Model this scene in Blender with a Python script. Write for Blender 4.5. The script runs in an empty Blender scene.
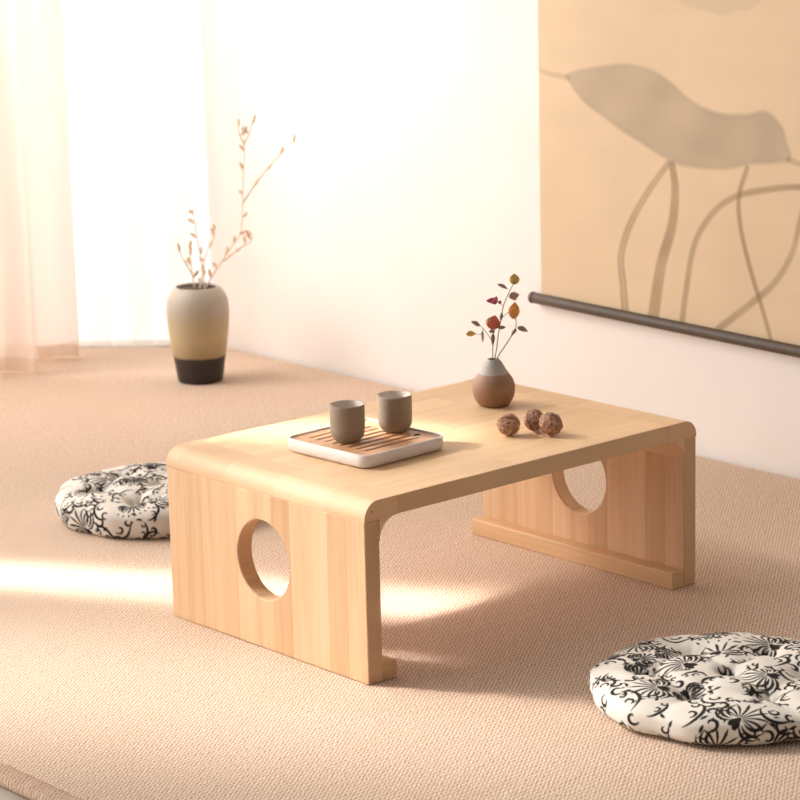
import bpy, bmesh, math, random
import numpy as np
from mathutils import Vector, Matrix, noise
random.seed(7); rng = np.random.default_rng(7)
C = bpy.context.scene.collection
PI = math.pi

# ------------------------------------------------------------------ materials
def new_mat(name):
    m = bpy.data.materials.new(name); m.use_nodes = True
    nt = m.node_tree; b = nt.nodes['Principled BSDF']
    return m, nt, b
def N(nt, t, **kw):
    n = nt.nodes.new(t)
    for k, v in kw.items():
        if k.startswith('i_'):
            key = k[2:]; key = int(key) if key.isdigit() else key
            n.inputs[key].default_value = v
        else: setattr(n, k, v)
    return n
def ramp(nt, stops):
    r = nt.nodes.new('ShaderNodeValToRGB'); e = r.color_ramp.elements
    while len(e) < len(stops): e.new(0.5)
    for el, (p, c) in zip(e, stops): el.position = p; el.color = (*c, 1)
    return r
def srgb(r, g, b):
    f = lambda v: (v/255/12.92 if v/255 <= .04045 else ((v/255+.055)/1.055)**2.4)
    return (f(r), f(g), f(b))
def bump(nt, b, src, strength, dist=.002):
    n = N(nt, 'ShaderNodeBump'); n.inputs['Strength'].default_value = strength; n.inputs['Distance'].default_value = dist
    nt.links.new(src, n.inputs['Height']); nt.links.new(n.outputs[0], b.inputs['Normal'])
def plain(name, col, rough=.6, var=.06, scale=30, bmp=.1, metal=0, spec=.5):
    m, nt, b = new_mat(name)
    tc = N(nt, 'ShaderNodeTexCoord'); no = N(nt, 'ShaderNodeTexNoise'); no.inputs['Scale'].default_value = scale
    no.inputs['Detail'].default_value = 6
    nt.links.new(tc.outputs['Object'], no.inputs['Vector'])
    r = ramp(nt, [(.3, tuple(c*(1-var) for c in col)), (.7, tuple(min(1, c*(1+var)) for c in col))])
    nt.links.new(no.outputs['Fac'], r.inputs[0]); nt.links.new(r.outputs[0], b.inputs['Base Color'])
    b.inputs['Roughness'].default_value = rough; b.inputs['Metallic'].default_value = metal
    b.inputs['Specular IOR Level'].default_value = spec
    if bmp: bump(nt, b, no.outputs['Fac'], bmp, .001)
    return m

def wood(name, grain, across, plank, light, dark, seam=True, joint=0.0, rough=.62, contrast=1.0):
    """planks glued side by side: grain axis, axis across the planks, plank width, optional butt joints"""
    m, nt, b = new_mat(name); L = nt.links.new
    tc = N(nt, 'ShaderNodeTexCoord'); sp = N(nt, 'ShaderNodeSeparateXYZ'); L(tc.outputs['Object'], sp.inputs[0])
    g = sp.outputs[grain]; a = sp.outputs[across]
    def M(op, x, y=None, z=None):
        n = N(nt, 'ShaderNodeMath', operation=op)
        for i, v in enumerate((x, y, z)):
            if v is None: continue
            if isinstance(v, (int, float)): n.inputs[i].default_value = v
            else: L(v, n.inputs[i])
        return n.outputs[0]
    t = M('DIVIDE', a, plank); idx = M('FLOOR', t); fr = M('FRACT', t)
    wn = N(nt, 'ShaderNodeTexWhiteNoise', noise_dimensions='1D'); L(idx, wn.inputs['W'])
    rnd = wn.outputs['Value']
    if joint:
        j = M('FLOOR', M('ADD', M('DIVIDE', g, joint), M('MULTIPLY', rnd, 7.3)))
        w2 = N(nt, 'ShaderNodeTexWhiteNoise', noise_dimensions='2D')
        cv = N(nt, 'ShaderNodeCombineXYZ'); L(j, cv.inputs[0]); L(idx, cv.inputs[1]); L(cv.outputs[0], w2.inputs['Vector'])
        rnd = w2.outputs['Value']
    # stretched coordinates
    cv = N(nt, 'ShaderNodeCombineXYZ')
    L(M('MULTIPLY', g, 2.2), cv.inputs[0]); L(M('MULTIPLY', a, 46), cv.inputs[1]); L(M('MULTIPLY', rnd, 31), cv.inputs[2])
    n1 = N(nt, 'ShaderNodeTexNoise'); n1.inputs['Scale'].default_value = 1; n1.inputs['Detail'].default_value = 5; n1.inputs['Distortion'].default_value = .6
    L(cv.outputs[0], n1.inputs['Vector'])
    cv2 = N(nt, 'ShaderNodeCombineXYZ')
    L(M('MULTIPLY', g, 9), cv2.inputs[0]); L(M('MULTIPLY', a, 420), cv2.inputs[1]); L(M('MULTIPLY', rnd, 17), cv2.inputs[2])
    n2 = N(nt, 'ShaderNodeTexNoise'); n2.inputs['Scale'].default_value = 1; n2.inputs['Detail'].default_value = 3
    L(cv2.outputs[0], n2.inputs['Vector'])
    v = M('ADD', M('MULTIPLY', M('SUBTRACT', n1.outputs['Fac'], .5), 1.2*contrast), M('MULTIPLY', M('SUBTRACT', n2.outputs['Fac'], .5), .45*contrast))
    v = M('ADD', v, M('MULTIPLY', M('SUBTRACT', rnd, .5), .55*contrast))
    v = M('ADD', v, .5)
    r = ramp(nt, [(0.0, dark), (1.0, light)]); L(v, r.inputs[0])
    col = r.outputs[0]
    if seam:
        s = M('LESS_THAN', M('ABSOLUTE', M('SUBTRACT', fr, .5)), .488)
        mx = N(nt, 'ShaderNodeMix', data_type='RGBA', blend_type='MULTIPLY'); mx.inputs['Factor'].default_value = 1
        s2 = M('ADD', M('MULTIPLY', s, .14), .86)
        L(col, mx.inputs['A']); cc = N(nt, 'ShaderNodeCombineColor'); [L(s2, cc.inputs[i]) for i in range(3)]
        L(cc.outputs[0], mx.inputs['B']); col = mx.outputs['Result']
    L(col, b.inputs['Base Color']); b.inputs['Roughness'].default_value = rough
    bump(nt, b, n2.outputs['Fac'], .08, .001)
    return m

W_L = srgb(240, 208, 166); W_D = srgb(208, 164, 116)
m_top = wood('pine_top', 0, 1, .065, srgb(236, 200, 158), srgb(210, 168, 122), joint=.45, contrast=.85, rough=.5)
m_panel = wood('pine_panel', 2, 1, .047, srgb(230, 192, 152), srgb(192, 148, 106), contrast=1.0)
m_strip = wood('pine_strip', 1, 2, .5, srgb(232, 196, 156), srgb(202, 160, 120), seam=False, joint=.13, contrast=.65)
m_rail = wood('pine_rail', 1, 2, .5, srgb(222, 182, 138), srgb(200, 156, 110), seam=False)

def vcol_mat(name, rough=.85, attr='paint', weave=900):
    m, nt, b = new_mat(name)
    a = N(nt, 'ShaderNodeAttribute', attribute_name=attr)
    nt.links.new(a.outputs['Color'], b.inputs['Base Color']); b.inputs['Roughness'].default_value = rough
    b.inputs['Specular IOR Level'].default_value = .15
    tc = N(nt, 'ShaderNodeTexCoord'); no = N(nt, 'ShaderNodeTexNoise'); no.inputs['Scale'].default_value = weave
    nt.links.new(tc.outputs['Object'], no.inputs['Vector']); bump(nt, b, no.outputs['Fac'], .15, .001)
    return m

# ------------------------------------------------------------------ mesh helpers
def link(name, me, mat, parent=None, smooth=True):
    o = bpy.data.objects.new(name, me); C.objects.link(o)
    if mat: me.materials.append(mat)
    if parent: o.parent = parent
    if smooth:
        me.polygons.foreach_set('use_smooth', [True]*len(me.polygons))
    return o
def mesh(name, vs, fs, mat, parent=None, smooth=True):
    me = bpy.data.meshes.new(name); me.from_pydata([tuple(v) for v in vs], [], fs); me.update()
    bm = bmesh.new(); bm.from_mesh(me); bmesh.ops.recalc_face_normals(bm, faces=bm.faces); bm.to_mesh(me); bm.free()
    return link(name, me, mat, parent, smooth)
def bevel(o, w, seg=3, ang=30):
    b = o.modifiers.new('bevel', 'BEVEL'); b.width = w; b.segments = seg; b.limit_method = 'ANGLE'; b.angle_limit = math.radians(ang)
    b.harden_normals = True
    return o
def box(name, lo, hi, mat, parent=None, bev=0):
    vs = [(x, y, z) for x in (lo[0], hi[0]) for y in (lo[1], hi[1]) for z in (lo[2], hi[2])]
    fs = [(0,1,3,2),(4,6,7,5),(0,4,5,1),(2,3,7,6),(0,2,6,4),(1,5,7,3)]
    o = mesh(name, vs, fs, mat, parent, smooth=bool(bev))
    if bev: bevel(o, bev)
    return o
def prism(name, poly, axis, a, b, mat, parent=None, bev=0):
    """extrude a 2-D polygon along an axis ('y': poly in xz, 'x': poly in yz, 'z': poly in xy)"""
    def P(u, v, w): return {'y': (u, w, v), 'x': (w, u, v), 'z': (u, v, w)}[axis]
    n = len(poly); vs = [P(u, v, a) for u, v in poly] + [P(u, v, b) for u, v in poly]
    fs = [tuple(range(n)), tuple(range(2*n-1, n-1, -1))] + [(i, (i+1) % n, n+(i+1) % n, n+i) for i in range(n)]
    o = mesh(name, vs, fs, mat, parent, smooth=True)
    if bev: bevel(o, bev, 3, 40)
    else:
        o.data.polygons.foreach_set('use_smooth', [False]*len(o.data.polygons))
    return o
def lathe(name, prof, mat, parent=None, n=64, loc=(0,0,0), caps=(True, True)):
    vs = []; fs = []
    for r, z in prof:
        for k in range(n): vs.append((loc[0]+r*math.cos(2*PI*k/n), loc[1]+r*math.sin(2*PI*k/n), loc[2]+z))
    for i in range(len(prof)-1):
        for k in range(n):
            fs.append((i*n+k, i*n+(k+1) % n, (i+1)*n+(k+1) % n, (i+1)*n+k))
    if caps[0]: fs.append(tuple(range(n)))
    if caps[1]: fs.append(tuple((len(prof)-1)*n+k for k in range(n)))
    return mesh(name, vs, fs, mat, parent)
def catmull(pts, k=8):
    P = [np.array(p, float) for p in pts]; P = [2*P[0]-P[1]] + P + [2*P[-1]-P[-2]]; out = []
    for i in range(1, len(P)-2):
        for j in range(k):
            t = j/k
            out.append(.5*((2*P[i]) + (P[i+1]-P[i-1])*t + (2*P[i-1]-5*P[i]+4*P[i+1]-P[i+2])*t*t + (-P[i-1]+3*P[i]-3*P[i+1]+P[i+2])*t**3))
    out.append(P[-2]); return out
def tube_geo(pts, rads, vs, fs, n=8):
    b0 = len(vs); m = len(pts)
    for i, p in enumerate(pts):
        p = Vector(p); t = (Vector(pts[min(i+1, m-1)]) - Vector(pts[max(i-1, 0)])).normalized()
        a = t.orthogonal() if i == 0 else (prev - t*prev.dot(t)); a.normalize(); prev = a; bb = t.cross(a)
        for k in range(n):
            q = p + (a*math.cos(2*PI*k/n) + bb*math.sin(2*PI*k/n))*rads[i]; vs.append(tuple(q))
    for i in range(m-1):
        for k in range(n): fs.append((b0+i*n+k, b0+i*n+(k+1) % n, b0+(i+1)*n+(k+1) % n, b0+(i+1)*n+k))
    fs.append(tuple(b0+k for k in range(n))); fs.append(tuple(b0+(m-1)*n+k for k in range(n)))
def tube(name, pts, r0, r1, mat, parent=None, n=8, k=8):
    P = catmull(pts, k); m = len(P); vs = []; fs = []
    tube_geo(P, [r0+(r1-r0)*i/(m-1) for i in range(m)], vs, fs, n)
    return mesh(name, vs, fs, mat, parent)
def empty(name, loc, label, cat, group=None, rz=0):
    o = bpy.data.objects.new(name, None); C.objects.link(o); o.location = loc; o.rotation_euler = (0, 0, rz)
    o.empty_display_size = .05
    return tag(o, label, cat, group)
def tag(o, label, cat, group=None):
    o['label'] = label; o['category'] = cat
    if group: o['group'] = group
    return o
def structure(o, label=None, cat=None):
    o['kind'] = 'structure'
    if label: o['label'] = label
    if cat: o['category'] = cat
    return o

# ------------------------------------------------------------------ room
WX = 1.452                      # plane of the long plaster wall
m_wall = plain('warm_plaster', srgb(240, 231, 224), .9, .02, 6, .05)
m_floor = plain('grey_floor', srgb(190, 178, 166), .6, .05, 8, 0)
structure(box('floor', (-3, -3, -.06), (1.6, 2.40, -.014), m_floor), 'pale grey hard floor under the woven mat', 'floor')
o = box('wall_right', (WX, -3, -.02), (WX+.12, 2.29, 2.6), m_wall)
structure(o, 'warm white plaster wall behind the hanging scroll', 'wall')

# bay wall with the tall window, turned 45 degrees to the plaster wall
A = Vector((WX, 2.29, 0)); u = Vector((-.72, .694, 0)).normalized(); nrm = Vector((u.y, -u.x, 0))   # nrm points outdoors
if nrm.dot(Vector((-2.5, -3, 0))-A) > 0: nrm = -nrm
def bay(s, d, z): p = A + u*s + nrm*d; return (p.x, p.y, z)
def baybox(name, s0, s1, d0, d1, z0, z1, mat, parent=None):
    vs = [bay(s, d, z) for s in (s0, s1) for d in (d0, d1) for z in (z0, z1)]
    return mesh(name, vs, [(0,1,3,2),(4,6,7,5),(0,4,5,1),(2,3,7,6),(0,2,6,4),(1,5,7,3)], mat, parent, smooth=False)
# wall ring around the opening, as one mesh
vs = []; fs = []
for (s0, s1, z0, z1) in ((1.5, 2.1, -.02, 2.6), (.001, 1.5, -.02, .002), (.001, 1.5, 2.3, 2.6)):
    b0 = len(vs); vs += [bay(s, d, z) for s in (s0, s1) for d in (0, .03) for z in (z0, z1)]
    fs += [tuple(b0+i for i in f) for f in ((0,1,3,2),(4,6,7,5),(0,4,5,1),(2,3,7,6),(0,2,6,4),(1,5,7,3))]
o = mesh('wall_back', vs, fs, m_wall, smooth=False)
structure(o, 'bright white wall around the tall window in the far corner', 'wall')
m_frame = plain('white_paint', srgb(246, 242, 236), .5, .01, 10, 0)
m_glass, nt, b = new_mat('window_glass')
tr = N(nt, 'ShaderNodeBsdfTransparent'); gl = N(nt, 'ShaderNodeBsdfGlossy'); gl.inputs['Roughness'].default_value = .05
mx = N(nt, 'ShaderNodeMixShader'); mx.inputs[0].default_value = .06
nt.links.new(tr.outputs[0], mx.inputs[1]); nt.links.new(gl.outputs[0], mx.inputs[2])
nt.links.new(mx.outputs[0], nt.nodes['Material Output'].inputs[0])
vs = []; fs = []
for (s0, s1, z0, z1) in ((1.47, 1.5, .004, 2.3), (.001, 1.47, .002, .010), (.001, 1.47, 2.265, 2.3), (.80, .83, .02, 2.265)):
    b0 = len(vs); vs += [bay(s, d, z) for s in (s0, s1) for d in (.008, .022) for z in (z0, z1)]
    fs += [tuple(b0+i for i in f) for f in ((0,1,3,2),(4,6,7,5),(0,4,5,1),(2,3,7,6),(0,2,6,4),(1,5,7,3))]
win = mesh('window_1', vs, fs, m_frame, smooth=False)
structure(win, 'tall overexposed window behind the sheer curtains', 'window')
baybox('window_pane', .002, .80, .014, .016, .02, 2.265, m_glass, win)
baybox('window_pane', .83, 1.47, .014, .016, .02, 2.265, m_glass, win)

# ------------------------------------------------------------------ woven mat
m_rug, nt, b = new_mat('woven_mat'); L = nt.links.new
def MM(nt, op, x, y=None):
    n = N(nt, 'ShaderNodeMath', operation=op)
    for i, v in enumerate((x, y)):
        if v is None: continue
        if isinstance(v, (int, float)): n.inputs[i].default_value = v
        else: nt.links.new(v, n.inputs[i])
    return n.outputs[0]
def rug_mat(m, nt, b, c_dark, c_light, c_tint):
    L = nt.links.new
    tc = N(nt, 'ShaderNodeTexCoord'); sp = N(nt, 'ShaderNodeSeparateXYZ')
    nd = N(nt, 'ShaderNodeTexNoise'); nd.inputs['Scale'].default_value = 90; nd.inputs['Detail'].default_value = 2
    L(tc.outputs['Object'], nd.inputs['Vector']); L(tc.outputs['Object'], sp.inputs[0])
    jit = MM(nt, 'MULTIPLY', MM(nt, 'SUBTRACT', nd.outputs['Fac'], .5), 6.5)
    x, y = sp.outputs[0], sp.outputs[1]
    # diagonal twill rows, broken into short stitches along their length
    dg = MM(nt, 'ADD', MM(nt, 'MULTIPLY', x, -.60), MM(nt, 'MULTIPLY', y, .80)); al = MM(nt, 'ADD', MM(nt, 'MULTIPLY', x, .80), MM(nt, 'MULTIPLY', y, .60))
    rowphase = MM(nt, 'ADD', MM(nt, 'MULTIPLY', dg, 2*PI/.0058), jit)
    rows = MM(nt, 'SINE', rowphase)
    st = MM(nt, 'SINE', MM(nt, 'ADD', MM(nt, 'MULTIPLY', al, 2*PI/.016), MM(nt, 'ADD', MM(nt, 'MULTIPLY', dg, PI/.0058), jit)))
    h = MM(nt, 'ADD', MM(nt, 'MULTIPLY', rows, .26), MM(nt, 'ADD', MM(nt, 'MULTIPLY', st, .16), .5))
    nf = N(nt, 'ShaderNodeTexNoise'); nf.inputs['Scale'].default_value = 260; nf.inputs['Detail'].default_value = 3
    L(tc.outputs['Object'], nf.inputs['Vector'])
    h2 = MM(nt, 'ADD', h, MM(nt, 'MULTIPLY', MM(nt, 'SUBTRACT', nf.outputs['Fac'], .5), 1.3))
    r = ramp(nt, [(.1, c_dark), (.85, c_light)]); L(h2, r.inputs[0])
    big = N(nt, 'ShaderNodeTexNoise'); big.inputs['Scale'].default_value = 2.5; big.inputs['Detail'].default_value = 2
    L(tc.outputs['Object'], big.inputs['Vector'])
    mx = N(nt, 'ShaderNodeMix', data_type='RGBA', blend_type='MULTIPLY')
    L(MM(nt, 'MULTIPLY', big.outputs['Fac'], .35), mx.inputs['Factor']); L(r.outputs[0], mx.inputs['A']); mx.inputs['B'].default_value = (*c_tint, 1)
    L(mx.outputs['Result'], b.inputs['Base Color'])
    b.inputs['Roughness'].default_value = .92; b.inputs['Specular IOR Level'].default_value = .12
    bump(nt, b, h2, .4, .0012)
rug_mat(m_rug, nt, b, srgb(176, 146, 122), srgb(236, 214, 194), srgb(242, 220, 202))
MX0 = -.605
bayx = lambda s, d: (A + u*s - nrm*d)
p1 = bayx(0, .035); p2 = bayx(1.7, .035)
poly = [(MX0, -2.2), (WX-.014, -2.2), (WX-.014, 2.262), (p1.x-.005, p1.y-.01), (p2.x, p2.y), (MX0, p2.y)]
rug = prism('woven_mat', poly, 'z', -.013, -.0003, m_rug)
tag(rug, 'large beige woven mat covering the floor under the low table', 'mat')
m_hem, nt, b = new_mat('mat_hem')
rug_mat(m_hem, nt, b, srgb(172, 140, 116), srgb(226, 200, 178), srgb(236, 210, 190))
hv = []; hf = []; prof = [(0, -.0135), (-.034, -.0135), (-.0385, -.008), (-.038, -.001), (-.034, .003), (-.028, .004), (-.006, .0035), (0, .001)]
ny = 640
for i in range(ny+1):
    y = -2.2 + i*(4.4/ny); w = .0006*math.sin(y*2*PI/.045)
    for (dx, z) in prof: hv.append((MX0+.0005+dx+(w*.6 if dx < -.02 else 0), y, z + (w if z > 0 else 0)))
k = len(prof)
for i in range(ny):
    for j in range(k): hf.append((i*k+j, i*k+(j+1) % k, (i+1)*k+(j+1) % k, (i+1)*k+j))
hf += [tuple(range(k)), tuple(ny*k+j for j in range(k))]
hem = mesh('hem', hv, hf, m_hem, rug); hem['label'] = 'raised darker folded hem'

# ------------------------------------------------------------------ table
TL, TD, TH, TT = .766, .518, .300, .031
table = empty('low_table', (0, 0, 0), 'low pale pine table with rounded ends and round holes in its side panels', 'table')
def arc(cx, cz, r, a0, a1, n=12): return [(cx+r*math.cos(math.radians(a0+(a1-a0)*i/n)), cz+r*math.sin(math.radians(a0+(a1-a0)*i/n))) for i in range(n+1)]
XI = .070
box('tabletop', (XI, 0, TH-TT), (TL-XI, TD, TH), m_top, table, .0022)
for side in (0, 1):
    fx = (lambda x: x) if side == 0 else (lambda x: TL-x)
    R = .029
    pr = [(XI, TH)] + arc(R, TH-R, R, 90, 180) + [(0, TH-TT-.001), (TT, TH-TT-.001), (TT, TH-TT-.037)] + arc(TT+.037, TH-TT-.037, .037, 180, 90)[1:] + [(XI, TH-TT)]
    prism('edge_strip', [(fx(a), z) for a, z in pr], 'y', 0, TD, m_strip, table, .0014)
    # side panel with hole
    hc, hz, hr = .2600, .1535, .068; zt = TH-TT-.0015
    angs = sorted([2*PI*i/96 for i in range(96)] + [math.atan2(z-hz, y-hc) % (2*PI) for y in (0.0005, TD-.0005) for z in (.0005, zt)])
    inner = [(hc+hr*math.cos(a), hz+hr*math.sin(a)) for a in angs]; outer = []
    for a in angs:
        c, s = math.cos(a), math.sin(a); t = 1e9
        if c > 1e-9: t = min(t, (TD-.0005-hc)/c)
        if c < -1e-9: t = min(t, (.0005-hc)/c)
        if s > 1e-9: t = min(t, (zt-hz)/s)
        if s < -1e-9: t = min(t, (.0005-hz)/s)
        outer.append((hc+c*t, hz+s*t))
    n = len(angs); vs = []
    for x in (fx(0), fx(TT)):
        vs += [(x, *p) for p in inner] + [(x, *p) for p in outer]
    fs = []
    for i in range(n):
        j = (i+1) % n
        fs += [(i, j, n+j, n+i), (2*n+i, 2*n+j, 3*n+j, 3*n+i), (i, j, 2*n+j, 2*n+i), (n+i, n+j, 3*n+j, 3*n+i)]
    sp_ = mesh('side_panel', vs, fs, m_panel, table); bevel(sp_, .0025, 3, 50)
    rl = [(TT, 0.0005), (.060, .0005), (.060, .0265)] + arc(.056, .0265, .004, 0, 90, 6)[1:] + [(TT, .0305)]
    prism('foot_rail', [(fx(a), z) for a, z in rl], 'y', .001, TD-.001, m_rail, table, .0012)
# tiny dowel mark on the end grain of the front corner
dw = lathe('dowel', [(.0001, 0), (.0018, 0), (.0018, .0006), (.0001, .0008)], plain('dowel_wood', srgb(140, 96, 60), .7), table, 12)
dw.rotation_euler = (PI/2, 0, 0); dw.location = (.0145, .0002, TH-.0165)

# ------------------------------------------------------------------ tray
ZT = TH+.0003
tw, td, th = .192, .2026, .0235
tray = empty('tea_tray', (.2235, .2545, ZT), 'square white tea tray with a slatted wooden drain board on the table', 'tray', rz=.0436)
m_white = plain('white_glaze', srgb(228, 218, 212), .35, .02, 20, 0)
m_bamboo = wood('bamboo', 0, 1, .0109, srgb(226, 178, 136), srgb(190, 134, 92), seam=False, contrast=.7, rough=.45)
def rrect(w, d, r, n=8):
    P = []
    for sx, sy, a0 in ((1,1,0),(-1,1,90),(-1,-1,180),(1,-1,270)):
        for k_ in range(n+1):
            a = math.radians(a0+90*k_/n); P.append((sx*(w/2-r)+r*math.cos(a), sy*(d/2-r)+r*math.sin(a)))
    return P
rings = [(-.004, .001), (-.0015, .0035), (0, .008), (0, th-.0015), (-.0012, th), (-.0032, th), (-.0042, th-.001), (-.0048, .008), (-.012, .006)]
vs = []; fs = []
for off, z in rings: vs += [(x, y, z) for x, y in rrect(tw+2*off, td+2*off, max(.004, .022+off))]
k = 36
for i in range(len(rings)-1):
    for j in range(k): fs.append((i*k+j, i*k+(j+1) % k, (i+1)*k+(j+1) % k, (i+1)*k+j))
fs += [tuple(range(k)), tuple((len(rings)-1)*k+j for j in range(k))]
mesh('tray_body', vs, fs, m_white, tray)
# foot pads raise body a hair: drain board with real slots
iw, idp = tw-.012, td-.012
bm = bmesh.new()
slots = []; ns = 8; sy0 = -.064
for i in range(ns): slots.append((sy0+i*.0195-.0030, sy0+i*.0195+.0030))
xs0, xs1 = -.062, .062
# strips: full outline polygon split in y bands; central slotted zone by quads
def addp(poly, z0, z1):
    lo_ = [bm.verts.new((x, y, z0)) for x, y in poly]; hi_ = [bm.verts.new((x, y, z1)) for x, y in poly]
    bm.faces.new(lo_[::-1]); bm.faces.new(hi_)
    for i in range(len(poly)): bm.faces.new((lo_[i], lo_[(i+1) % len(poly)], hi_[(i+1) % len(poly)], hi_[i]))
zb0, zb1 = .0135, .0205
rp = rrect(iw, idp, .017)
right = [(xs1, -idp/2)] + [p for p in rp[27:]] + [p for p in rp[:9]] + [(xs1, idp/2)]
left = [(xs0, idp/2)] + [p for p in rp[9:18]] + [p for p in rp[18:27]] + [(xs0, -idp/2)]
addp(right, zb0, zb1); addp(left, zb0, zb1)
ycur = -idp/2
for a, b_ in slots + [(idp/2, None)]:
    addp([(xs0, ycur), (xs1, ycur), (xs1, a), (xs0, a)], zb0, zb1); ycur = b_ if b_ else a
me = bpy.data.meshes.new('drain_board'); bm.to_mesh(me); bm.free()
link('drain_board', me, m_bamboo, tray, smooth=False)['label'] = 'reddish bamboo board with parallel slots'
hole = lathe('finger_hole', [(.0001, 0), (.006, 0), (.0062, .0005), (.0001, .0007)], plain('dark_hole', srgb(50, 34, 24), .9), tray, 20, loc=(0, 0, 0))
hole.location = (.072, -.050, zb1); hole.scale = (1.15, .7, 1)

# ------------------------------------------------------------------ cups
m_cup = plain('taupe_stoneware', srgb(152, 132, 112), .62, .07, 120, .15)
m_cupin = plain('pale_glaze', srgb(214, 200, 188), .35, .02, 40, 0)
def cup(x, y, label, s=1.09):
    zc = ZT + zb1 + .0003
    c = empty('tea_cup', (x, y, zc), label, 'cup', 'tea cups on the slatted tray')
    outp = [(.019, 0), (.0205, .0008), (.021, .0025), (.025, .006), (.0277, .0105), (.0288, .016), (.0292, .024), (.0294, .055), (.0291, .0575), (.0285, .0583)]
    lathe('cup_body', [(.0001, .0005)] + [(r, z*s) for r, z in outp] + [(.0278, .0583*s), (.0274, .0572*s)], m_cup, c, caps=(True, False))
    lathe('cup_inside', [(r, z*s) for r, z in ((.0276, .0578), (.0268, .056), (.0264, .02), (.023, .012), (.015, .009), (.0001, .0085))], m_cupin, c, caps=(False, True))['label'] = 'pale glazed inside'
    return c
cup(.1898, .2606, 'taupe stoneware tea cup nearer the left corner of the slatted tray')
cup(.2908, .2553, 'taupe stoneware tea cup on the right of the slatted tray, beside the dark finger hole')

# ------------------------------------------------------------------ table vase and stem
CR = Vector((.7487, -.6625, 0)).normalized(); CF = Vector((.6625, .7487, 0)).normalized()
m_vase, nt, b = new_mat('vase_two_tone'); L = nt.links.new
tc = N(nt, 'ShaderNodeTexCoord'); sp = N(nt, 'ShaderNodeSeparateXYZ'); L(tc.outputs['Object'], sp.inputs[0])
no = N(nt, 'ShaderNodeTexNoise'); no.inputs['Scale'].default_value = 70; no.inputs['Detail'].default_value = 5; L(tc.outputs['Object'], no.inputs['Vector'])
zz = MM(nt, 'ADD', sp.outputs[2], MM(nt, 'MULTIPLY', MM(nt, 'SUBTRACT', no.outputs['Fac'], .5), .004))
r = ramp(nt, [(0, srgb(142, 104, 78)), (.56, srgb(152, 114, 88)), (.69, srgb(156, 120, 96)), (.71, srgb(176, 168, 160)), (1, srgb(160, 154, 146))])
L(MM(nt, 'DIVIDE', zz, .0845), r.inputs[0]); L(r.outputs[0], b.inputs['Base Color']); b.inputs['Roughness'].default_value = .6
bump(nt, b, no.outputs['Fac'], .12, .001)
vase = empty('bud_vase', (.597, .335, ZT), 'small pear-shaped brown vase with a grey glazed neck on the table', 'vase')
lathe('vase_body', [(.0001, 0), (.024, 0), (.027, .0012), (.0322, .008), (.0368, .018), (.0385, .029), (.0384, .038), (.0348, .048), (.0300, .055), (.0262, .060), (.0218, .067), (.0182, .074), (.0146, .080), (.0108, .0835), (.0100, .0845), (.0088, .0845), (.0084, .083), (.009, .076), (.012, .066)], m_vase, vase)
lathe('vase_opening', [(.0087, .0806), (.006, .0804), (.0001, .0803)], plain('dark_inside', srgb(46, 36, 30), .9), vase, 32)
def PT(px, py, dep=0):   # point of the arrangement measured in the vase's own upright plane
    return tuple(Vector((.597, .335, ZT)) + CR*((px-494.5)/556) + CF*dep + Vector((0, 0, .0845 + (359.5-py)/541)))
spray = empty('leafy_spray', (.597, .335, ZT+.0825), 'thin leafy twigs with red, orange and grey leaves in the brown vase', 'twig')
def local(parent, pts): o_ = parent.location; return [tuple(Vector(p)-o_) for p in pts]
m_stem = plain('stem_grey', srgb(112, 98, 92), .8, .1, 200, 0)
def leafm(name, c): return plain(name, c, .6, .22, 160, .3)
lm = dict(orange=leafm('leaf_orange', srgb(220, 150, 78)), red=leafm('leaf_red', srgb(204, 106, 84)), mag=leafm('leaf_magenta', srgb(184, 84, 106)),
          yel=leafm('leaf_ochre', srgb(206, 170, 92)), grey=leafm('leaf_grey', srgb(146, 130, 120)), brn=leafm('leaf_brown', srgb(170, 146, 126)))
def leaf(parent, base, tip, width, mat, curl=.0015, pointed=.8):
    b_, t_ = Vector(base), Vector(tip); ax = t_-b_; ln = ax.length; ax.normalize()
    side = ax.cross(CF).normalized(); nn = side.cross(ax)
    vs = []; fs = []; m_, q_ = 12, 6
    for i in range(m_+1):
        t = i/m_; w = width/2*(math.sin(PI*min(1, t**pointed)))**.8 if 0 < t < 1 else .0001
        for j in range(-q_//2, q_//2+1):
            f = j/(q_/2)
            vs.append(tuple(b_+ax*ln*t+side*w*f+nn*(curl*(f*f)*(w/(width/2)) + curl*1.3*math.sin(PI*t) + .0006*math.sin(9*t+3*f))))
    for i in range(m_):
        for j in range(q_): a = i*(q_+1)+j; fs.append((a, a+1, a+q_+2, a+q_+1))
    o_ = mesh('leaf', local(parent, vs), fs, mat, parent)
    s_ = o_.modifiers.new('thick', 'SOLIDIFY'); s_.thickness = .0004
    return o_
def stem(parent, pl, r0=.0009, r1=.0006, name='stem', mat=None): return tube(name, local(parent, [PT(*p) for p in pl]), r0, r1, mat or m_stem, parent, 8, 6)
stem(spray, [(496.5, 366, 0), (499.5, 357, 0), (505, 349, .001), (512, 339, .002), (517, 330, .003), (518, 324, .003), (516.5, 318, .002)], .0011, .0007)
stem(spray, [(495, 366, .002), (498, 350, .003), (500, 336, .004), (502.5, 323, .004), (505.5, 308, .003), (510, 297, .002), (514, 289, .001), (516.5, 284, 0)], .0010, .0006)
stem(spray, [(494, 366, -.002), (494.2, 350, -.003), (494.5, 338, -.004), (496.5, 330, -.004), (501, 328, -.004), (506, 328, -.004)], .0009, .0005)
stem(spray, [(494.4, 342, -.004), (489, 334, -.006), (484.5, 328, -.007), (481, 325, -.007)], .0007, .0004)
stem(spray, [(484.5, 328, -.007), (484, 333, -.008), (478, 334, -.009)], .0006, .0004)
stem(spray, [(505.5, 308, .003), (501, 304, .002), (497, 303, .001)], .0006, .0004)
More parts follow.
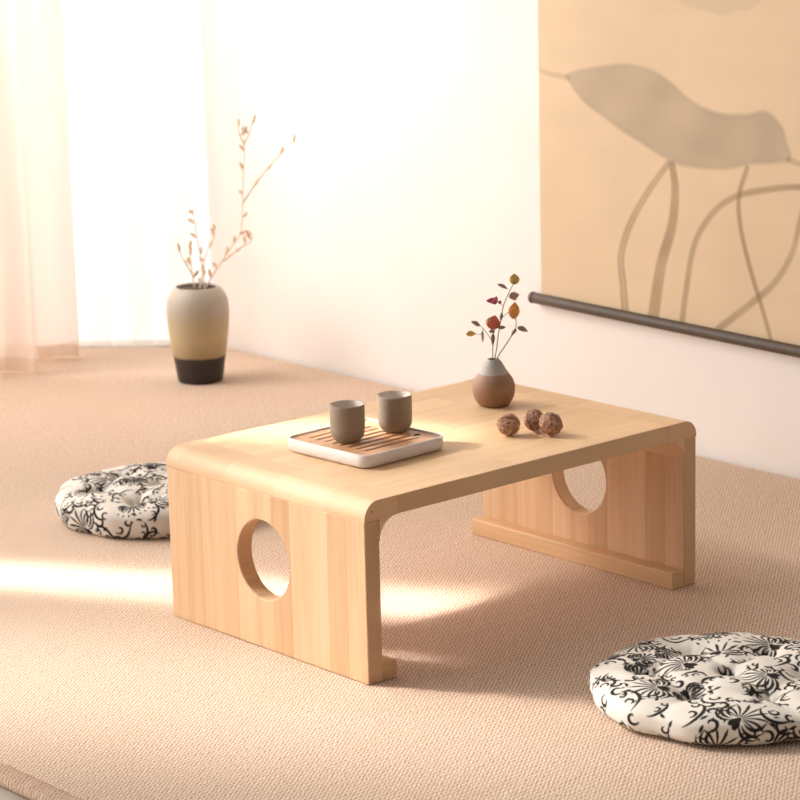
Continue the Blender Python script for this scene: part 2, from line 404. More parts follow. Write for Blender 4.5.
stem(spray, [(502.5, 321, .004), (508, 316, .004), (513, 313, .003)], .0006, .0004)
for bs, tp, w, mt, pw in (
    ((515, 321, .001), (517, 304, .001), .0165, 'orange', .85), ((493.5, 330, -.005), (497, 316, -.005), .021, 'red', .75),
    ((490.5, 327, -.004), (492, 318, -.004), .011, 'brn', .9),
    ((499, 303, .001), (488.5, 302, .0), .009, 'mag', .7), ((496, 306, .0), (499, 298, .0), .0085, 'mag', .8), ((500.5, 304, 0), (503.5, 304.5, 0), .006, 'mag', .9),
    ((516.7, 287, 0), (516.5, 276, 0), .015, 'yel', .8), ((510, 291, .001), (500, 286, .001), .0055, 'grey', 1.1),
    ((511, 299, .002), (521.5, 297, .002), .011, 'brn', .8), ((514, 301, .002), (519, 301, .002), .006, 'brn', .9),
    ((519, 329, .003), (529.5, 333.5, .003), .0075, 'grey', .8), ((518, 331, .003), (513, 337, .003), .0055, 'grey', .8),
    ((482, 326, -.007), (473, 321, -.007), .0062, 'grey', .8), ((478, 333, -.009), (467.5, 333.5, -.009), .0085, 'yel', 1.2),
    ((484, 331, -.008), (484.3, 342, -.008), .0045, 'brn', .8), ((496.5, 332, -.004), (490.5, 332, -.004), .006, 'grey', .8),
    ((494.5, 334, -.004), (494.3, 346.5, -.004), .0058, 'grey', .8), ((500, 329, -.004), (507.5, 328, -.004), .0055, 'grey', .8),
    ((504, 314, .003), (502.5, 323, .003), .0045, 'grey', .9)):
    leaf(spray, PT(*bs), PT(*tp), w*1.22, lm[mt], pointed=pw)

# ------------------------------------------------------------------ walnuts
m_nut = plain('walnut_shell', srgb(184, 140, 112), .75, .22, 70, .4)
nt = m_nut.node_tree; b = nt.nodes['Principled BSDF']; src = b.inputs['Base Color'].links[0].from_socket
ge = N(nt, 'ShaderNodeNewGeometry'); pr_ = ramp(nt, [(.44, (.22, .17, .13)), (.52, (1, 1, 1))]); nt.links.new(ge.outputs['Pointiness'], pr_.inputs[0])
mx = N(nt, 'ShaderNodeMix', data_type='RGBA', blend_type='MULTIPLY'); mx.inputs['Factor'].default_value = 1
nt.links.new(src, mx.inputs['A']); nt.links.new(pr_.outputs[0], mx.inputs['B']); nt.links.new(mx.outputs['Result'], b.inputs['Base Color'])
def walnut(x, y, rad, axis, seed, label):
    bm = bmesh.new(); bmesh.ops.create_icosphere(bm, subdivisions=5, radius=1)
    ax = Vector(axis).normalized(); zmin = 9
    q = ax.to_track_quat('Z', 'X')
    for v in bm.verts:
        p = v.co.normalized(); d = abs(p.dot(ax))
        mer = math.atan2((q.inverted() @ p).y, (q.inverted() @ p).x)
        zz = noise.noise(p*3.2 + Vector((seed, 0, 0)))
        rr = 1 - .17*math.exp(-(d/.06)**2) + .05*math.exp(-((d-.17)/.08)**2)
        rr += .10*noise.noise(p*3.6 + Vector((seed*3, 2, 1))) - .085*math.exp(-(zz/.07)**2) - .03*math.exp(-(noise.noise(p*5+Vector((1, seed, 3)))/.06)**2)
        q_ = p*rr; q_ = q_ - ax*(q_.dot(ax))*.05
        v.co = q_*rad; zmin = min(zmin, v.co.z)
    bmesh.ops.translate(bm, verts=bm.verts, vec=(0, 0, -zmin))
    me = bpy.data.meshes.new('walnut'); bm.to_mesh(me); bm.free()
    o_ = link('walnut', me, m_nut); o_.location = (x, y, ZT)
    return tag(o_, label, 'walnut', 'walnuts beside the small vase')
walnut(.457, .151, .0197, (.62, .45, .62), 1.3, 'brown walnut lying apart, leftmost of the three in front of the vase')
walnut(.508, .140, .0190, (.2, -.9, .35), 5.1, 'brown walnut between the lone walnut and the one furthest from the vase')
walnut(.506, .098, .0197, (.78, .35, .35), 9.7, 'brown walnut furthest right, its seam facing the left')

# ------------------------------------------------------------------ floor vase
fv = (1.165, 1.969, 0)
m_fv, nt, b = new_mat('vase_banded'); L = nt.links.new
tc = N(nt, 'ShaderNodeTexCoord'); sp = N(nt, 'ShaderNodeSeparateXYZ'); L(tc.outputs['Object'], sp.inputs[0])
no = N(nt, 'ShaderNodeTexNoise'); no.inputs['Scale'].default_value = 22; no.inputs['Detail'].default_value = 5; L(tc.outputs['Object'], no.inputs['Vector'])
zz = MM(nt, 'ADD', sp.outputs[2], MM(nt, 'MULTIPLY', MM(nt, 'SUBTRACT', no.outputs['Fac'], .5), .008))
r = ramp(nt, [(0, srgb(40, 30, 24)), (.265, srgb(46, 34, 28)), (.285, srgb(164, 142, 104)), (.48, srgb(184, 164, 126)), (.66, srgb(180, 162, 132)), (.76, srgb(176, 164, 146)), (1, srgb(182, 170, 154))])
L(MM(nt, 'DIVIDE', zz, .232), r.inputs[0]); L(r.outputs[0], b.inputs['Base Color']); b.inputs['Roughness'].default_value = .5
bump(nt, b, no.outputs['Fac'], .15, .002)
vb = empty('floor_vase', fv, 'tall cream stoneware vase with a dark brown base standing on the mat', 'vase')
lathe('vase_body', [(.0001, 0), (.050, 0), (.0535, .002), (.0555, .010), (.0595, .040), (.066, .080), (.0725, .125), (.0755, .160), (.0755, .182), (.072, .203), (.064, .218), (.0565, .2265), (.0535, .230), (.051, .2315), (.0485, .230), (.048, .226), (.054, .216), (.062, .200)], m_fv, vb, 80)
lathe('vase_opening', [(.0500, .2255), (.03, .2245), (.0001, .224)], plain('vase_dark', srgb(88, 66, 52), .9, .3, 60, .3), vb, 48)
m_twig = plain('pale_twig', srgb(232, 206, 182), .9, .1, 60, 0)
m_bud = plain('pale_bud', srgb(238, 212, 186), .9, .1, 60, 0)
br = empty('dried_branches', (fv[0], fv[1], .226), 'pale dried branches standing in the cream and brown floor vase', 'branch')
def BP(px, py, dep=0): return tuple(CR*((px-198)/414) + CF*dep + Vector((0, 0, (288-py)/403)))
def btube(pl, r0=.0022, r1=.0008): return tube('twig', [BP(*p) for p in pl], r0, r1, m_twig, br, 7, 5)
B = [[(199, 294, 0), (203, 280, 0), (203, 262, .01), (200, 240, .01), (198, 222, .01), (197, 212, .01)],
     [(204, 294, .01), (214, 276, .01), (224, 262, .0), (236, 245, -.01), (244, 232, -.01), (247, 205, -.015), (249, 175, -.02), (251, 150, -.02), (250, 128, -.02)],
     [(206, 292, -.01), (206, 270, -.02), (210, 252, -.03), (218, 236, -.03), (218, 230, -.03)],
     [(196, 294, .02), (193, 276, .03), (192, 262, .03), (190, 250, .03)],
     [(226, 262, 0), (240, 252, .02), (252, 246, .03), (254, 240, .03)],
     [(247, 205, -.015), (262, 185, -.01), (280, 165, 0), (298, 150, .01)],
     [(251, 150, -.02), (246, 138, -.02), (246, 128, -.02)], [(251, 148, -.02), (257, 136, -.02), (260, 126, -.02)],
     [(193, 276, .03), (184, 262, .04), (178, 250, .05)]]
for p in B: btube(p)
def blade(c, dx, dy, w):
    a = Vector(BP(c[0]-dx/2, c[1]-dy/2, c[2])); t = Vector(BP(c[0]+dx/2, c[1]+dy/2, c[2]))
    ax = (t-a); ln = ax.length; ax.normalize(); side = ax.cross(CF).normalized(); vs = []; fs = []
    for i in range(9):
        q = i/8; ww = w*math.sin(PI*q)**.8/2 if 0 < i < 8 else .0002
        for f in (-1, 0, 1): vs.append(tuple(a+ax*ln*q+side*ww*f+CF*(.002*abs(f)+.003*math.sin(PI*q))))
    for i in range(8):
        for j in range(2): k_ = i*3+j; fs.append((k_, k_+1, k_+4, k_+3))
    o_ = mesh('dry_leaf', vs, fs, m_bud, br); s_ = o_.modifiers.new('thick', 'SOLIDIFY'); s_.thickness = .0006
for pl in B:
    P = catmull(pl, 4)
    for i in range(3, len(P), 3):
        p = P[i]; a = random.uniform(-2.6, -.5); l_ = random.uniform(6, 12)
        blade((p[0]+math.cos(a)*l_/2, p[1]+math.sin(a)*l_/2, p[2]), math.cos(a)*l_, math.sin(a)*l_, .009)

# ------------------------------------------------------------------ painting on vertex colours
def seg_dist(P, a, b_):
    a = np.array(a); b_ = np.array(b_); d = b_-a; L2 = (d**2).sum()+1e-12
    t = np.clip(((P-a)@d)/L2, 0, 1); return np.sqrt(((P-(a+t[:, None]*d))**2).sum(1)), t
def stroke(P, mask, pts, w, feather):
    """pts polyline, w list of half widths; writes coverage into mask (vectorised, only near points)"""
    pts = np.array(pts); lo = pts.min(0)-max(w)-feather*2; hi = pts.max(0)+max(w)+feather*2
    idx = np.where((P[:, 0] > lo[0]) & (P[:, 0] < hi[0]) & (P[:, 1] > lo[1]) & (P[:, 1] < hi[1]))[0]
    if len(idx) == 0: return
    Q = P[idx]; best = np.zeros(len(idx))
    for i in range(len(pts)-1):
        d, t = seg_dist(Q, pts[i], pts[i+1]); ww = w[i]+(w[i+1]-w[i])*t
        best = np.maximum(best, np.clip((ww-d)/feather+.5, 0, 1))
    mask[idx] = np.maximum(mask[idx], best)
def set_paint(me, col):
    at = me.color_attributes.new('paint', 'FLOAT_COLOR', 'POINT')
    full = np.ones((len(me.vertices), 4), np.float32); full[:, :3] = col; at.data.foreach_set('color', full.ravel())

# ------------------------------------------------------------------ hanging scroll
sc = empty('hanging_scroll', (WX-.010, .59, .27), 'tan hanging scroll with an ink painting of a drooping lotus leaf on the plaster wall', 'scroll')
y0s, y1s, z1s = .10, 1.075, 1.75
ny_, nz_ = 330, 500
ys = np.linspace(y0s, y1s, ny_); zs = np.linspace(.272, z1s, nz_)
Y, Z = np.meshgrid(ys, zs); P = np.stack([Y.ravel(), Z.ravel()], 1)
base = np.array(srgb(220, 194, 162)); ink = np.array(srgb(158, 142, 122)); ink2 = np.array(srgb(146, 118, 88))
# silk background: faint horizontal bands and stains
hb = (np.sin(P[:, 1]*310)*.25 + np.sin(P[:, 1]*97+1)*.35 + np.sin(P[:, 1]*733+2)*.2)
st = np.array([noise.noise(Vector((p[0]*3.1, p[1]*2.3, 4))) + .5*noise.noise(Vector((p[0]*9, p[1]*14, 7))) for p in P])
col = base*(1+.012*hb+.07*st)[:, None]
leaf_o = [(0.9928, 0.7723), (0.9206, 0.7939), (0.818, 0.8087), (0.7465, 0.8028), (0.6847, 0.78), (0.6403, 0.7522), (0.6018, 0.7366), (0.5475, 0.7284), (0.4861, 0.731), (0.4337, 0.741), (0.3893, 0.7145), (0.3734, 0.682), (0.3601, 0.6473), (0.4065, 0.6372), (0.4985, 0.6208), (0.574, 0.6077), (0.6345, 0.6084), (0.6847, 0.6163), (0.7756, 0.6483), (0.8625, 0.6835), (0.9273, 0.7148), (0.9659, 0.7441)]
def poly_cov(P, poly, feather):
    poly = np.array(poly); ins = np.zeros(len(P), bool); dm = np.full(len(P), 9.)
    for i in range(len(poly)):
        a, b_ = poly[i-1], poly[i]
        c = ((a[1] > P[:, 1]) != (b_[1] > P[:, 1])); xx = (b_[0]-a[0])*(P[:, 1]-a[1])/(b_[1]-a[1]+1e-12)+a[0]
        ins ^= c & (P[:, 0] < xx); dm = np.minimum(dm, seg_dist(P, a, b_)[0])
    s_ = np.where(ins, dm, -dm); return np.clip(s_/feather+.5, 0, 1), s_
def closed_smooth(pl, k_=4):
    pl = list(pl); ext = pl[-2:]+pl+pl[:2]; c = catmull(ext, k_); return c[2*k_:-2*k_]
st2 = np.array([noise.noise(Vector((p[0]*12, p[1]*16, 1))) for p in P])
cov, sd = poly_cov(P + (st2*.006)[:, None], closed_smooth(leaf_o), .009)
dens = np.clip(.56 + .12*st2 + .10*np.exp(-np.abs(sd)/.008) - .05*np.sin(P[:, 0]*38+P[:, 1]*20), 0, 1)*cov
col = col*(1-dens)[:, None] + ink*dens[:, None]
def ws(pts, w0, w1, k_=6):
    c = catmull(pts, k_); return c, [w0+(w1-w0)*i/(len(c)-1) for i in range(len(c))]
top_leaf = [(.6626, 1.02), (.6626, .9484), (.6079, .9347), (.554, .9252), (.5141, .937), (.4747, .9369), (.4359, .9583), (.36, 1.02), (.42, 1.12), (.6, 1.13)]
c2, s2 = poly_cov(P + (st2*.008)[:, None], closed_smooth(top_leaf), .01); d2 = (.16+.12*np.exp(-np.abs(s2)/.006))*c2
col = col*(1-d2)[:, None] + ink*d2[:, None]
STM = [([(0.6931, 0.610), (0.7472, 0.5496), (0.7995, 0.4762), (0.8291, 0.4019), (0.8236, 0.3376), (0.818, 0.280)], .0065, .011, .62, True),
       ([(0.6819, 0.6083), (0.6735, 0.5568), (0.6819, 0.4824), (0.7132, 0.3941), (0.7363, 0.280)], .009, .016, .6, False),
       ([(.20, .57), (.27, .59), (0.3415, 0.5952), (0.432, 0.5804), (0.5115, 0.5583), (0.5736, 0.5149), (0.6202, 0.4472), (0.6424, 0.3497), (0.6536, 0.28)], .0055, .008, .55, False),
       ([(0.4772, 0.6207), (0.4981, 0.5637), (0.495, 0.5026), (0.4702, 0.4231), (0.4375, 0.3447), (0.4104, 0.276)], .006, .0055, .62, False),
       ([(.32, .60), (0.3404, 0.5192), (0.3601, 0.4565), (0.4037, 0.3942), (0.4695, 0.3405), (0.552, 0.280)], .006, .008, .55, False),
       ([(1.0691, 0.7803), (1.0353, 0.7738), (0.985, 0.7701)], .004, .007, .3, False), ([(0.3701, 0.6473), (0.32, 0.6409), (.26, .66)], .006, .004, .45, False)]
for pts, w0, w1, op, hollow in STM:
    mk = np.zeros(len(P)); c, w = ws(pts, w0, w1); stroke(P, mk, c, w, .005)
    if hollow:
        mi = np.zeros(len(P)); stroke(P, mi, c, [x*.35 for x in w], .006); mk = mk*(1-.4*mi)
    mk *= op*(1+.3*st2)
    col = col*(1-mk)[:, None] + ink2*mk[:, None]
X = np.zeros(len(P))
vsc = np.stack([np.zeros(len(P)) + .0, P[:, 0]-.59, P[:, 1]-.27], 1)
fs = [(j*ny_+i, j*ny_+i+1, (j+1)*ny_+i+1, (j+1)*ny_+i) for j in range(nz_-1) for i in range(ny_-1)]
me = bpy.data.meshes.new('painted_silk'); me.from_pydata(vsc.tolist(), [], fs); me.update(); set_paint(me, np.clip(col, 0, 1))
silk = link('painted_silk', me, vcol_mat('silk_paint', .8, weave=500), sc)
s_ = silk.modifiers.new('thick', 'SOLIDIFY'); s_.thickness = .0012; s_.offset = 0
m_rod = plain('dark_rod', srgb(82, 66, 52), .55, .15, 60, .1)
rod = tube('bottom_rod', [(-.0055, 1.094-.59, .2765-.27), (-.0055, .6-.59, .2685-.27), (-.0055, .06-.59, .260-.27)], .0122, .0122, m_rod, sc, 24, 4)
for yy, zz_ in ((1.094, .2766), (.055, .260)):
    k_ = tube('rod_cap', [(-.0055, yy-.59-.004, zz_-.27), (-.0055, yy-.59, zz_-.27), (-.0055, yy-.59+.004, zz_-.27)], .0128, .0128, m_rod, sc, 24, 2)
tube('top_rod', [(-.0055, 1.10-.59, z1s-.27), (-.0055, .6-.59, z1s-.27), (-.0055, .08-.59, z1s-.27)], .009, .009, m_rod, sc, 20, 3)

# ------------------------------------------------------------------ printed cushions
m_cush = vcol_mat('printed_cotton', .9, weave=1100)
def motifs(P, seed, R):
    rg = random.Random(seed); mk = np.zeros(len(P)); fe = .0013
    def stroke(P, mk, pts, w, fe, g=globals()['stroke']): g(P, mk, pts, [a*1.14+.0001 for a in w], fe)
    placed = []
    def free(x, y, r):
        return all((x-a)**2+(y-b_)**2 > (r+c)**2 for a, b_, c in placed)
    def tear(x, y, a, l, w):
        pts = [(x+math.cos(a)*l*t+math.sin(a)*l*.12*math.sin(PI*t), y+math.sin(a)*l*t) for t in (0, .25, .5, .75, 1)]
        stroke(P, mk, pts, [w*.25, w*.8, w, w*.7, .0002], fe)
    def curl(x, y, s, a, d):
        pts = []; ww = []
        for i in range(16):
            t = i/15; rr = s*(1-.75*t); an = a+d*t*4.6; pts.append((x+rr*math.cos(an), y+rr*math.sin(an))); ww.append(.0006+s*.16*math.sin(PI*min(1, t*.9+.1)))
        pts.append(pts[-1]); ww.append(s*.2); stroke(P, mk, pts, ww, fe)
    def carnation(x, y, s, a):
        for da in (-.35, .35): tear(x, y, a+PI+da, s*.42, s*.13)
        stroke(P, mk, [(x, y), (x+.001, y)], [s*.09]*2, fe)
        for i in range(-4, 5):
            an = a+i*.3; pts = []; L_ = s*(1.0-.05*abs(i)); r0 = s*.16
            for t in (0, .2, .4, .6, .8, 1): 
                q = an+i*.10*t*t; pts.append((x+math.cos(q)*(r0+L_*t), y+math.sin(q)*(r0+L_*t)))
            stroke(P, mk, pts, [.0005, .0014, .0018, .0019, .0022, .0006] if i % 2 else [.0005, .001, .0012, .0018, .0016, .0004], fe)
        for sd_ in (-1, 1):   # sweeping outer petals
            for q0 in (1.55, 1.95, 2.3):
                pts = []
                for t in (0, .2, .4, .6, .8, 1):
                    q = a+sd_*(q0-.75*t*t); rr = s*(.28+.75*t); pts.append((x+math.cos(q)*rr, y+math.sin(q)*rr))
                stroke(P, mk, pts, [.0006, .0016, .0024, .0024, .0018, .0004], fe)
        for i in range(7):    # fringe
            q = a-.9+i*.3; tear(x+math.cos(q)*s*1.28, y+math.sin(q)*s*1.28, q, s*.2, .0016)
    def arcs(x, y, s, a):
        pts = [(x+s*math.cos(a+t*2.6), y+s*math.sin(a+t*2.6)*.8) for t in [i/10 for i in range(11)]]
        stroke(P, mk, pts, [.0005+.0022*math.sin(PI*i/10) for i in range(11)], fe)
        curl(x+s*.72*math.cos(a+2.6), y+s*.6*math.sin(a+2.6), s*.28, a+2.6, -1)
        curl(x+s*.35*math.cos(a+1.1), y+s*.35*math.sin(a+1.1), s*.3, a, 1)
    for r_, n_, fnc in ((.046, 14, 'c'), (.034, 26, 'a'), (.030, 12, 'c'), (.022, 40, 'a'), (.0130, 260, 'k'), (.0080, 420, 't')):
        tries = 0; cnt = 0
        while cnt < n_ and tries < 9000:
            tries += 1; x, y = rg.uniform(-R, R), rg.uniform(-R, R)
            if x*x+y*y > R*R or not free(x, y, r_*.74): continue
            placed.append((x, y, r_*.74)); cnt += 1; a = rg.uniform(0, 2*PI)
            if fnc == 'c': carnation(x-math.cos(a)*r_*.25, y-math.sin(a)*r_*.25, r_*.92, a)
            elif fnc == 'a': arcs(x, y, r_*1.0, a)
            elif fnc == 'k': curl(x, y, r_*.95, a, rg.choice((-1, 1)))
            else: tear(x-math.cos(a)*r_*.8, y-math.sin(a)*r_*.8, a, r_*1.7, r_*.30)
    return mk
def cushion(x, y, rz, label, seed, R=.214, T=.038, n=350):
    g = np.linspace(-1, 1, n); U_, V_ = np.meshgrid(g, g); U_ = U_.ravel(); V_ = V_.ravel()
    du = U_*np.sqrt(1-V_**2/2); dv = V_*np.sqrt(1-U_**2/2)          # square to disc
    rho = np.clip(np.hypot(du, dv), 0, 1); th_ = np.arctan2(dv, du)
    pt_ = np.linspace(0, PI*.86, 800); sT, cT = np.sin(pt_), np.cos(pt_)
    rT = np.where(pt_ < PI/2, R*sT**.86, R*(1-.30*(1-sT)**1.2)); zT = T*np.where(cT > 0, np.abs(cT)**.55, -(np.abs(cT)**.9)*.72)
    aT = np.concatenate([[0], np.cumsum(np.hypot(np.diff(rT), np.diff(zT)))]); phi = np.interp(rho*aT[-1], aT, pt_); AL = aT[-1]
    sp_, cp = np.sin(phi), np.cos(phi)
    # arclength-like profile
    r_ = np.where(phi < PI/2, R*np.sin(phi)**.86, R*(1-.30*(1-np.abs(sp_))**1.2))
    z_ = .024 + T*np.where(cp > 0, cp**.55, -(np.abs(cp)**.9)*.72)
    wob = 1+.012*np.sin(th_*8+seed)+.010*np.sin(th_*13+1.7*seed)
    r_ = r_*wob
    px, py = r_*np.cos(th_), r_*np.sin(th_)
    topm = np.clip(cp*2, 0, 1)
    rg = random.Random(seed+5); dim = [(0, 0, .7)] + [(.118*math.cos(PI/3*i+.35+seed), .118*math.sin(PI/3*i+.35+seed), 1.0) for i in range(6)]
    dz = np.zeros_like(px)
    for a, b_, s in dim:
        d = np.hypot(px-a, py-b_); an = np.arctan2(py-b_, px-a)
        dz -= s*(.011*np.exp(-(d/.020)**2) + .009*np.exp(-(d/.050)**2))*(1+.12*np.sin(an*7+a*90)*np.exp(-(d/.05)**2))
    # soft valleys between neighbouring tufts
    for i in range(6):
        a = dim[1+i]; b2 = dim[1+(i+1) % 6]
        for q in (b2, dim[0]):
            d, t = seg_dist(np.stack([px, py], 1), a[:2], q[:2]); dz -= .004*np.exp(-(d/.012)**2)
        q = (a[0]*1.75, a[1]*1.75); d, t = seg_dist(np.stack([px, py], 1), a[:2], q); dz -= .004*np.exp(-(d/.012)**2)*(1-t*.6)
    nz = np.array([noise.noise(Vector((a*22, b_*22, seed))) for a, b_ in zip(px, py)])
    z_ = z_ + topm*dz + topm*.003*nz; z_ = np.maximum(z_, .0004)
    arc_ = rho*AL
    PP = np.stack([arc_*np.cos(th_), arc_*np.sin(th_)], 1)
    mk = motifs(PP, seed, AL)
    cream = np.array(srgb(226, 217, 206)); blk = np.array(srgb(44, 38, 35))
    col = cream*(1-mk)[:, None] + blk*mk[:, None]
    vs = np.stack([px, py, z_], 1); idx = np.arange(n*n).reshape(n, n)
    fs = np.stack([idx[:-1, :-1].ravel(), idx[:-1, 1:].ravel(), idx[1:, 1:].ravel(), idx[1:, :-1].ravel()], 1).tolist()
    rim = list(idx[0, :]) + list(idx[1:, -1]) + list(idx[-1, -2::-1]) + list(idx[-2:0:-1, 0]); fs.append([int(i) for i in rim][::-1])
    me = bpy.data.meshes.new('floor_cushion'); me.from_pydata(vs.tolist(), [], fs); me.update(); set_paint(me, col)
    o_ = link('floor_cushion', me, m_cush); o_.location = (x, y, 0.0003); o_.rotation_euler = (0, 0, rz)
    return tag(o_, label, 'cushion', 'round printed floor cushions')
cushion(.343, -.452, 0, 'round tufted cushion with black scroll print lying in front of the table', 3)
cushion(.3835, 1.0768, .6, 'round tufted cushion with black scroll print lying behind the left end of the table', 8, R=.204, T=.048, n=260)

# ------------------------------------------------------------------ curtains
def curtain_mat(name, alpha, col):
    m, nt, b = new_mat(name); L = nt.links.new
    tr = N(nt, 'ShaderNodeBsdfTransparent'); tl = N(nt, 'ShaderNodeBsdfTranslucent'); df = N(nt, 'ShaderNodeBsdfDiffuse')
    tl.inputs[0].default_value = (*col, 1); df.inputs[0].default_value = (*col, 1)
    m1 = N(nt, 'ShaderNodeMixShader'); m1.inputs[0].default_value = .5; L(tl.outputs[0], m1.inputs[1]); L(df.outputs[0], m1.inputs[2])
    m2 = N(nt, 'ShaderNodeMixShader'); m2.inputs[0].default_value = alpha
    L(tr.outputs[0], m2.inputs[1]); L(m1.outputs[0], m2.inputs[2]); L(m2.outputs[0], nt.nodes['Material Output'].inputs[0])
    return m
m_cur = curtain_mat('sheer_linen', .78, srgb(252, 238, 228)); m_sheer = curtain_mat('sheer_voile', .55, srgb(254, 250, 244))
m_hemc = curtain_mat('curtain_hem', .8, srgb(240, 222, 206))
def curtain(name, s0, s1, d, folds, amp, zb, mat, hem, parent, seed, slant=0.0):
    rg = random.Random(seed); nx = int(folds*22); nz = 26; ph = rg.uniform(0, 6)
    vs = []; fs = []
    for j in range(nz+1):
        z = zb + (2.42-zb)*(j/nz)
        for i in range(nx+1):
            t = i/nx; s = s0+(s1-s0)*t + .006*math.sin(t*folds*4*PI+ph) + slant*(1-j/nz)*.0
            off = amp*math.sin(t*folds*2*PI+ph+.35*math.sin(3*z))*(1+.25*math.sin(t*9+seed)) + .004*math.sin(z*4+t*7)
            vs.append(bay(s, -(d+off), z))
    for j in range(nz):
        for i in range(nx): a = j*(nx+1)+i; fs.append((a, a+1, a+nx+2, a+nx+1))
    o_ = mesh(name, vs, fs, mat, parent)
    if hem:
        hz_ = zb+hem; vs2 = []
        for z in (zb-.001, hz_):
            for i in range(nx+1):
                t = i/nx; s = s0+(s1-s0)*t + .006*math.sin(t*folds*4*PI+ph)
                off = amp*math.sin(t*folds*2*PI+ph+.35*math.sin(3*z))*(1+.25*math.sin(t*9+seed)) + .004*math.sin(z*4+t*7)
                vs2.append(bay(s, -(d+off+.0015), z))
        mesh('curtain_hem', vs2, [(i, i+1, nx+2+i, nx+1+i) for i in range(nx)], m_hemc, parent or o_)
    return o_
# ---
front = curtain('linen_curtain', .386, 1.45, .334, 7, .022, .006, m_cur, .035, None, 4)
tag(front, 'warm white linen curtain hanging in soft folds at the left edge', 'curtain')
mid = curtain('linen_curtain', .316, .60, .170, 2.2, .016, .008, m_cur, .03, None, 9)
tag(mid, 'second linen curtain half hidden behind the leftmost one', 'curtain')
sheer = curtain('sheer_curtain', .012, 1.5, .038, 14, .008, .006, m_sheer, 0, None, 2)
tag(sheer, 'thin glowing voile curtain drawn across the window', 'curtain')
m_brass = plain('white_rail', srgb(236, 230, 222), .4, .02, 20, 0)
railv = []; railf = []
tube_geo([bay(0.02, -.334, 2.43), bay(.75, -.334, 2.43), bay(1.5, -.334, 2.43)], [.01]*3, railv, railf, 12)
tube_geo([bay(0.02, -.170, 2.43), bay(.75, -.170, 2.43), bay(1.5, -.170, 2.43)], [.008]*3, railv, railf, 12)
tube_geo([bay(0.02, -.038, 2.43), bay(.75, -.038, 2.43), bay(1.5, -.038, 2.43)], [.008]*3, railv, railf, 12)
for s in (.1, 1.4): tube_geo([bay(s, -.344, 2.43), bay(s, -.1, 2.43), bay(s, .001, 2.43)], [.006]*3, railv, railf, 10)
tag(mesh('curtain_rail', railv, railf, m_brass), 'white curtain rail fixed above the window', 'rail')

# ------------------------------------------------------------------ light
w = bpy.data.worlds.new('world'); bpy.context.scene.world = w; w.use_nodes = True; nt = w.node_tree; L = nt.links.new
bg = nt.nodes['Background']; tc = N(nt, 'ShaderNodeTexCoord')
dp = N(nt, 'ShaderNodeVectorMath', operation='DOT_PRODUCT'); dp.inputs[1].default_value = Vector((-.40, .91, -.05)).normalized()
nmz = N(nt, 'ShaderNodeVectorMath', operation='NORMALIZE'); L(tc.outputs['Generated'], nmz.inputs[0]); L(nmz.outputs[0], dp.inputs[0])
r = ramp(nt, [(0, (.62, .58, .55)), (.45, (.72, .68, .64)), (.75, (1.0, .96, .91)), (1, (1, .975, .94))])
mp = N(nt, 'ShaderNodeMapRange'); mp.inputs['From Min'].default_value = -1; mp.inputs['From Max'].default_value = 1
L(dp.outputs['Value'], mp.inputs['Value']); L(mp.outputs[0], r.inputs[0]); L(r.outputs[0], bg.inputs['Color'])
st_ = N(nt, 'ShaderNodeMapRange'); st_.inputs['From Min'].default_value = .2; st_.inputs['From Max'].default_value = 1
st_.inputs['To Min'].default_value = .23; st_.inputs['To Max'].default_value = 3.2
L(dp.outputs['Value'], st_.inputs['Value']); L(st_.outputs[0], bg.inputs['Strength'])

def beam(name, target, length, width, height, power, col=(1, .97, .92), el=36, hd=(.525, -.851), spread=4, horiz_shift=0):
    h = Vector((hd[0], hd[1], 0)).normalized(); d = (h*math.cos(math.radians(el)) - Vector((0, 0, math.sin(math.radians(el)))))
    ld = bpy.data.lights.new(name, 'AREA'); ld.shape = 'RECTANGLE'; ld.size = width; ld.size_y = height; ld.energy = power; ld.color = col
    ld.spread = math.radians(spread)
    o_ = bpy.data.objects.new(name, ld); C.objects.link(o_); o_.location = Vector(target) - d*length
    zax = -d; xax = Vector((0, 0, 1)).cross(zax).normalized(); yax = zax.cross(xax)
    o_.matrix_world = Matrix.Translation(o_.location) @ Matrix((xax, yax, zax)).transposed().to_4x4()
    return o_
beam('sun_beam_far', (.17, .55, 0), 3.0, .085, .95, 1.7, spread=5)
beam('sun_beam_near', (-.20, .12, 0), 3.0, .50, .8, 1.5, spread=11)
beam('sun_soft', (.15, .15, 0), 3.2, 1.3, 1.3, 3.2, spread=16)
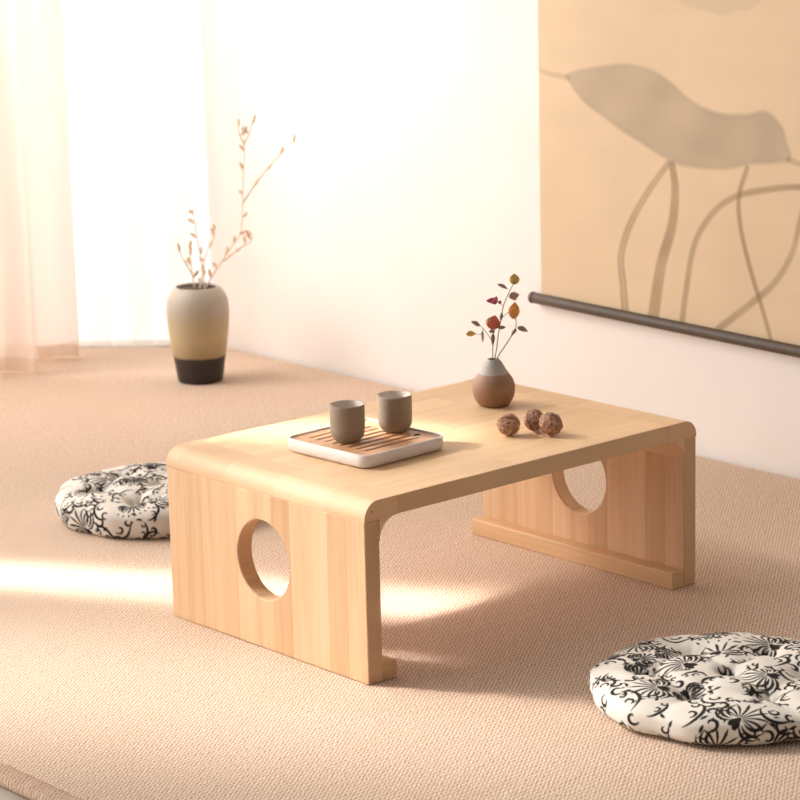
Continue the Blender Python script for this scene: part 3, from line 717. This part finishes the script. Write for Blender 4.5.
# broad soft daylight from the window side
def area(name, loc, aim, sx, sy, power, col, spread=180):
    ld = bpy.data.lights.new(name, 'AREA'); ld.shape = 'RECTANGLE'; ld.size = sx; ld.size_y = sy; ld.energy = power; ld.color = col; ld.spread = math.radians(spread)
    o_ = bpy.data.objects.new(name, ld); C.objects.link(o_); o_.location = loc
    o_.rotation_euler = (Vector(aim)-Vector(loc)).to_track_quat('-Z', 'Y').to_euler(); return o_
area('window_daylight', (-1.9, 2.6, 1.5), (.3, .4, .1), 1.6, 1.4, 12, (1, .95, .91))
area('wall_glow', (.3, 2.25, 1.6), (1.45, 1.75, .85), .7, .5, 4.0, (1, .955, .925), 90)

area('bay_floor_fill', bay(1.25, -.45, 1.1), (.3, 1.1, 0), 1.0, 1.0, 25, (1, .95, .91))  # unseen fill lamp added indoors by the bay to brighten the far left floor
ld_ = area('sky_outside_window', bay(.8, .7, 1.1), bay(.8, -.5, .8), 1.7, 2.2, 21, (1, .975, .93))

# ------------------------------------------------------------------ camera
cam = bpy.data.cameras.new('camera'); co = bpy.data.objects.new('camera', cam); C.objects.link(co)
p_f, pit, yaw, roll = 2635.83, .2294, .8519, -.0242
F = Vector((math.cos(pit)*math.cos(yaw), math.cos(pit)*math.sin(yaw), -math.sin(pit)))
Rr = Vector((math.sin(yaw), -math.cos(yaw), 0)); Uu = Rr.cross(F); c, s = math.cos(roll), math.sin(roll)
R2 = Rr*c + Uu*s; U2 = -Rr*s + Uu*c
co.matrix_world = Matrix.Translation((-2.5655, -3.0228, 1.3898)) @ Matrix((R2, U2, -F)).transposed().to_4x4()
cam.sensor_width = 36; cam.lens = p_f/800*36; cam.clip_start = .05
cam.dof.use_dof = True; cam.dof.focus_distance = 4.25; cam.dof.aperture_fstop = 9
bpy.context.scene.camera = co
vs_ = bpy.context.scene.view_settings; vs_.view_transform = 'Standard'; vs_.look = 'None'; vs_.exposure = 0; vs_.gamma = 1
bpy.context.scene.cycles.use_denoising = True
bpy.context.scene.cycles.transparent_max_bounces = 24
